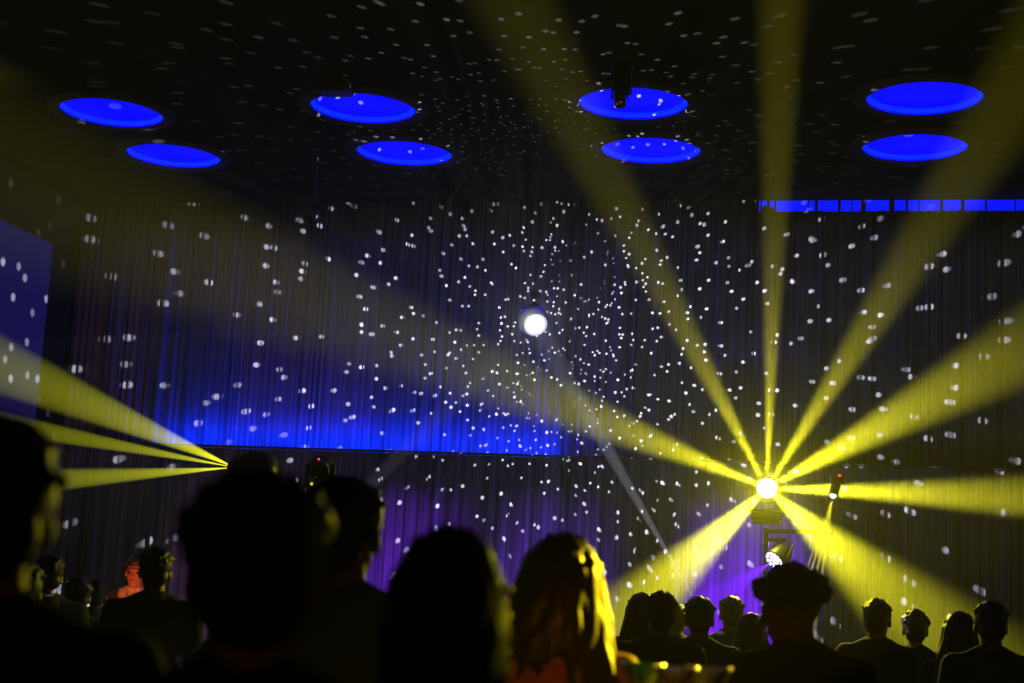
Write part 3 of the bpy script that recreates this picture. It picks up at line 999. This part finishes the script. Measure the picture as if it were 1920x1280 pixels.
        for q in range(26):
            ell(bm, hp_(rnd.uniform(-.055, .055), .078 + rnd.uniform(0, .026), 1.705 + rnd.uniform(-.02, .035)), (rnd.uniform(.012, .019),) * 3, sub=1)
    if hair in ('bob', 'long'):
        n = 34
        for q in range(n):
            a = PI + (PI * 1.22) * (q / (n - 1) - .5)   # from one temple round the back to the other
            a = a + PI / 2
            x, y = math.cos(a), math.sin(a)
            x, y = math.sin(PI * 1.25 * (q / (n - 1) - .5)), -math.cos(PI * 1.25 * (q / (n - 1) - .5))
            end = rnd.uniform(1.43, 1.47) if hair == 'bob' else (rnd.uniform(1.20, 1.32) if x > .25 or seed != 6 else rnd.uniform(1.40, 1.47))
            prev = hp_(x * .05, -.02 + y * .06, 1.735)
            pr_ = .016
            nst = 4 if hair == 'bob' else 7
            for sgm in range(1, nst + 1):
                f = sgm / nst
                z = 1.735 + (end - 1.735) * f
                spread = (.083 + .022 * min(1, f * 2.2)) * k_ if hair == 'bob' else (.078 + .016 * min(1, f * 2.5) + .085 * max(0, f - .22)) * k_
                yo = -.02 + y * (.095 + .02 * f) - (.035 * max(0, f - .3) if hair == 'long' else 0)
                wob = .012 * math.sin(f * 9 + q * 1.7)
                P_ = Vector((x * spread + wob * .6, yo + wob * .4, z))
                if z > 1.5: P_ = HM @ P_
                cap(bm, prev, pr_, P_, .017 if sgm < nst else .008)
                prev, pr_ = P_, .017
    remeshed('hair', bm, .0075 if voxel < .01 else .009, hairmat, t, 1)
    if face:
        for s in (-1, 1):
            bm = B(); ell(bm, hp_(s * .031, .082, 1.633), (.013, .008, .009), H3); obj('eye', bm, 'eye', t, True)
            bm = B(); cap(bm, hp_(s * .018, .092, 1.657), .004, hp_(s * .048, .080, 1.658), .003); obj('eyebrow', bm, hairmat, t, True)
        bm = B(); ell(bm, hp_(0, .096, 1.570), (.022, .006, .008), H3); obj('mouth', bm, 'lips', t, True)
    return t


def put(t, px, top, d, facing=None):
    """stand a person so that the crown of the head is seen at that pixel, d metres away"""
    P = fd(px, top, d)
    t.location = (P.x, P.y, 0)
    k = P.z / 1.775
    t.scale = (k, k, k)
    if facing is None:
        v = P - CAM
        facing = math.atan2(-v.x, v.y)
    t.rotation_euler = (0, 0, facing)
    return t


def clone(src, label, group=None):
    c = src.copy(); COL.objects.link(c); c['label'] = label
    if group: c['group'] = group
    for ch in src.children:
        k = ch.copy(); COL.objects.link(k); k.parent = c
        for g_ in ch.children:
            k2 = g_.copy(); COL.objects.link(k2); k2.parent = k
    return c


V = Vector
near = .008
p1 = make_person('tall person with dark hair at the left edge, before the screen', 'short', 'shirt_black', seed=2, voxel=near)
put(p1, 2, 772, 2.2)
p2 = make_person('person seen from behind with the largest dark head, left of centre', 'short', 'shirt_black', seed=3, voxel=near, hairscale=1.12)
put(p2, 490, 868, 1.95)
p3 = make_person('tall person with short dark hair, half hidden by the largest head', 'short', 'shirt_black', 'skin_dark', seed=4, voxel=near, head_yaw=-.3)
put(p3, 652, 884, 3.7)
p4 = make_person('person with bobbed black hair and a long beaded earring, in the centre', 'bob', 'shirt_black', female=True, seed=5, voxel=near, sleeve='short', hairscale=.84)
put(p4, 845, 978, 2.5)
p5 = make_person('person with long brown hair rimmed yellow, wearing a rust strappy top', 'long', 'shirt_rust', hairmat='hair_brown', female=True, seed=6, voxel=near, sleeve='bare', head_yaw=.15)
put(p5, 1056, 993, 4.0)
p6 = make_person('curly haired person looking left and down, in front of the star beams', 'curly', 'shirt_black', 'skin_dark', seed=7, voxel=near, head_yaw=1.15, head_pitch=-.22, face=True)
put(p6, 1500, 1058, 5.0)
p6.rotation_euler.z += .25
# earring of p4
ear = B(); tube(ear, (.092, -.03, 1.67), .002, (.094, -.03, 1.56), .002, 6)
er = obj('earring', ear, 'gold', p4)
for z_, rr_, mt in ((1.665, .014, 'gold'), (1.622, .014, 'gold'), (1.562, .015, 'jade')):
    bm = B(); ell(bm, (.094, -.03, z_), (rr_, rr_ * .7, rr_)); obj('bead', bm, mt, er, True)

farm = make_person('person with short dark hair and broad shoulders, left of the largest head', 'short', 'shirt_navy', seed=8, voxel=.012)
put(farm, 296, 1020, 8.2)
farf = make_person('small dark person with a hair bun just left of the performer', 'bun', 'shirt_navy', female=True, seed=9, voxel=.012, sleeve='short')
put(farf, 185, 1080, 11)
farl = make_person('person with long dark hair in the yellow haze, left of the small group', 'long', 'shirt_grey', female=True, seed=10, voxel=.012, sleeve='short')
put(farl, 1205, 1108, 9.2)
dj = make_person('performer with a face lit orange, one hand raised, near the left curtain', 'short', 'shirt_white', seed=12, voxel=.010, face=True, head_pitch=-.12,
                 arms={'R': (V((.36, .10, 1.18)), V((.33, .22, 1.42)))})
put(dj, 259, 1037, 12.3, PI)
dj.rotation_euler.z = math.atan2(-(dj.location.x - 0), dj.location.y) + PI - .25
# jacket halves over the performer's shirt
bm = B()
for s in (-1, 1):
    ell(bm, (s * .115, .0, 1.2), (.095, .135, .27)); cap(bm, (s * .15, 0, 1.42), .075, (s * .20, 0, 1.38), .075); 
    cap(bm, (s * .19, 0, 1.42), .072, (s * .3 if s > 0 else s * .25, .05 if s > 0 else -.03, 1.2), .062)
remeshed('jacket', bm, .013, 'shirt_black', dj, 3)

crowd = [(farm, 95, 1034, 9.0, 'person at the left with round dark hair, before the curtain corner'),
         (farf, 150, 1078, 9.4, 'small person between the left corner head and the bun'),
         (farm, 42, 1040, 5.6, 'dark person under the left edge head'),
         (farm, 1240, 1104, 8.0, 'person in the yellow haze touching the long haired one'),
         (farf, 1271, 1128, 10.7, 'shorter person squeezed left of the biggest head of the small group'),
         (farm, 1313, 1115, 8.5, 'biggest head of the small group before the purple beam'),
         (farm, 1372, 1114, 10.4, 'slim head alone before the purple glow'),
         (farl, 1408, 1146, 9.3, 'short person tucked beside the curly haired one'),
         (farm, 1645, 1119, 9.2, 'hazy person right of the curly haired one'),
         (farf, 1716, 1140, 9.6, 'faint shorter person second from the curly haired one on the right'),
         (farl, 1800, 1143, 8.4, 'faint person with long hair in the lower right haze'),
         (farm, 1857, 1122, 7.8, 'dark head farthest right at the edge of the haze')]
rnd = random.Random(77)
for src, px, top, d, lb in crowd:
    c = clone(src, lb, 'crowd in the haze')
    put(c, px, top, d)
    c.rotation_euler.z += rnd.uniform(-.25, .25)

# ------------------------------------------------------------------ drinks in front of the crowd
zg = fd(1290, 1246, 3.3).z
tbl = fd(1275, 1246, 3.3)
zt_ = zg - .175
t = thing('bar_table', 'tall round dark bar table with glasses at the bottom edge', 'table', (tbl.x, tbl.y, 0))
bm = B(); lathe(bm, [(0, zt_ - .03), (.24, zt_ - .03), (.25, zt_ - .02), (.25, zt_ - .005), (.245, zt_), (0, zt_)], None, 40); obj('table_top', bm, 'table', t, True)
bm = B(); tube(bm, (0, 0, .02), .035, (0, 0, zt_ - .03), .035, 16); obj('column', bm, 'metal', t)
bm = B(); lathe(bm, [(0, 0), (.22, 0), (.22, .012), (.05, .035), (0, .035)], None, 32); obj('foot', bm, 'metal', t, True)
gp = [(.06, .174, 'clear cocktail glass at the centre of the bar table', 'glass_y', 1268), (0, 0, 'clear cocktail glass on the right of the bar table', 'glass_y', 1330), (0, 0, 'green tinted cocktail glass on the left of the bar table', 'glass_g', 1206)]
for k, (_, _, lb, mt, px) in enumerate(gp):
    q = fd(px, 1246, 3.25 + .06 * k)
    g_ = thing('cocktail_glass', lb, 'glass', (q.x, q.y, zt_), group='glasses on the bar table')
    bm = B(); lathe(bm, [(0, 0), (.034, 0), (.034, .003), (.005, .008), (.004, .085), (.0, .085)], None, 24); obj('stem', bm, mt, g_, True)
    bm = B(); lathe(bm, [(0, .085), (.008, .088), (.046, .165), (.050, .172), (.048, .172), (.043, .163), (.005, .092), (0, .09)], None, 28); obj('bowl', bm, mt, g_, True)

# unseen warm lamp added behind the photographer
t = thing('added_warm_lamp', 'unseen copper pendant lamp added behind the viewer', 'lamp', WARM_P)
bm = B(); lathe(bm, [(.03, .16), (.15, .02), (.152, .02), (.034, .165), (.03, .16)], None, 24); obj('shade', bm, 'shade', t, True)
bm = B(); ell(bm, (0, 0, .11), (.03, .03, .035)); obj('bulb', bm, 'bulb', t, True)
bm = B(); tube(bm, (0, 0, .14), .004, (0, 0, ZC - WARM_P.z), .004, 6); obj('cord', bm, 'metal', t)
# performer's desk with its lamp
t = thing('performer_desk', 'black desk with a small lamp in front of the performer', 'desk', (DJ_P.x + .05, DJ_P.y - .62, 0))
bm = B(); box(bm, (-.6, -.25, .92), (.6, .25, .96), None, .006); obj('desk_top', bm, 'plastic', t)
for sx_ in (-1, 1):
    for sy_ in (-1, 1):
        bm = B(); box(bm, (sx_ * .55 - .02, sy_ * .2 - .02, 0), (sx_ * .55 + .02, sy_ * .2 + .02, .92)); obj('leg', bm, 'metal', t)
bm = B(); tube(bm, (.2, -.15, .96), .008, (.2, -.17, 1.22), .008, 8); obj('lamp_stem', bm, 'metal', t)
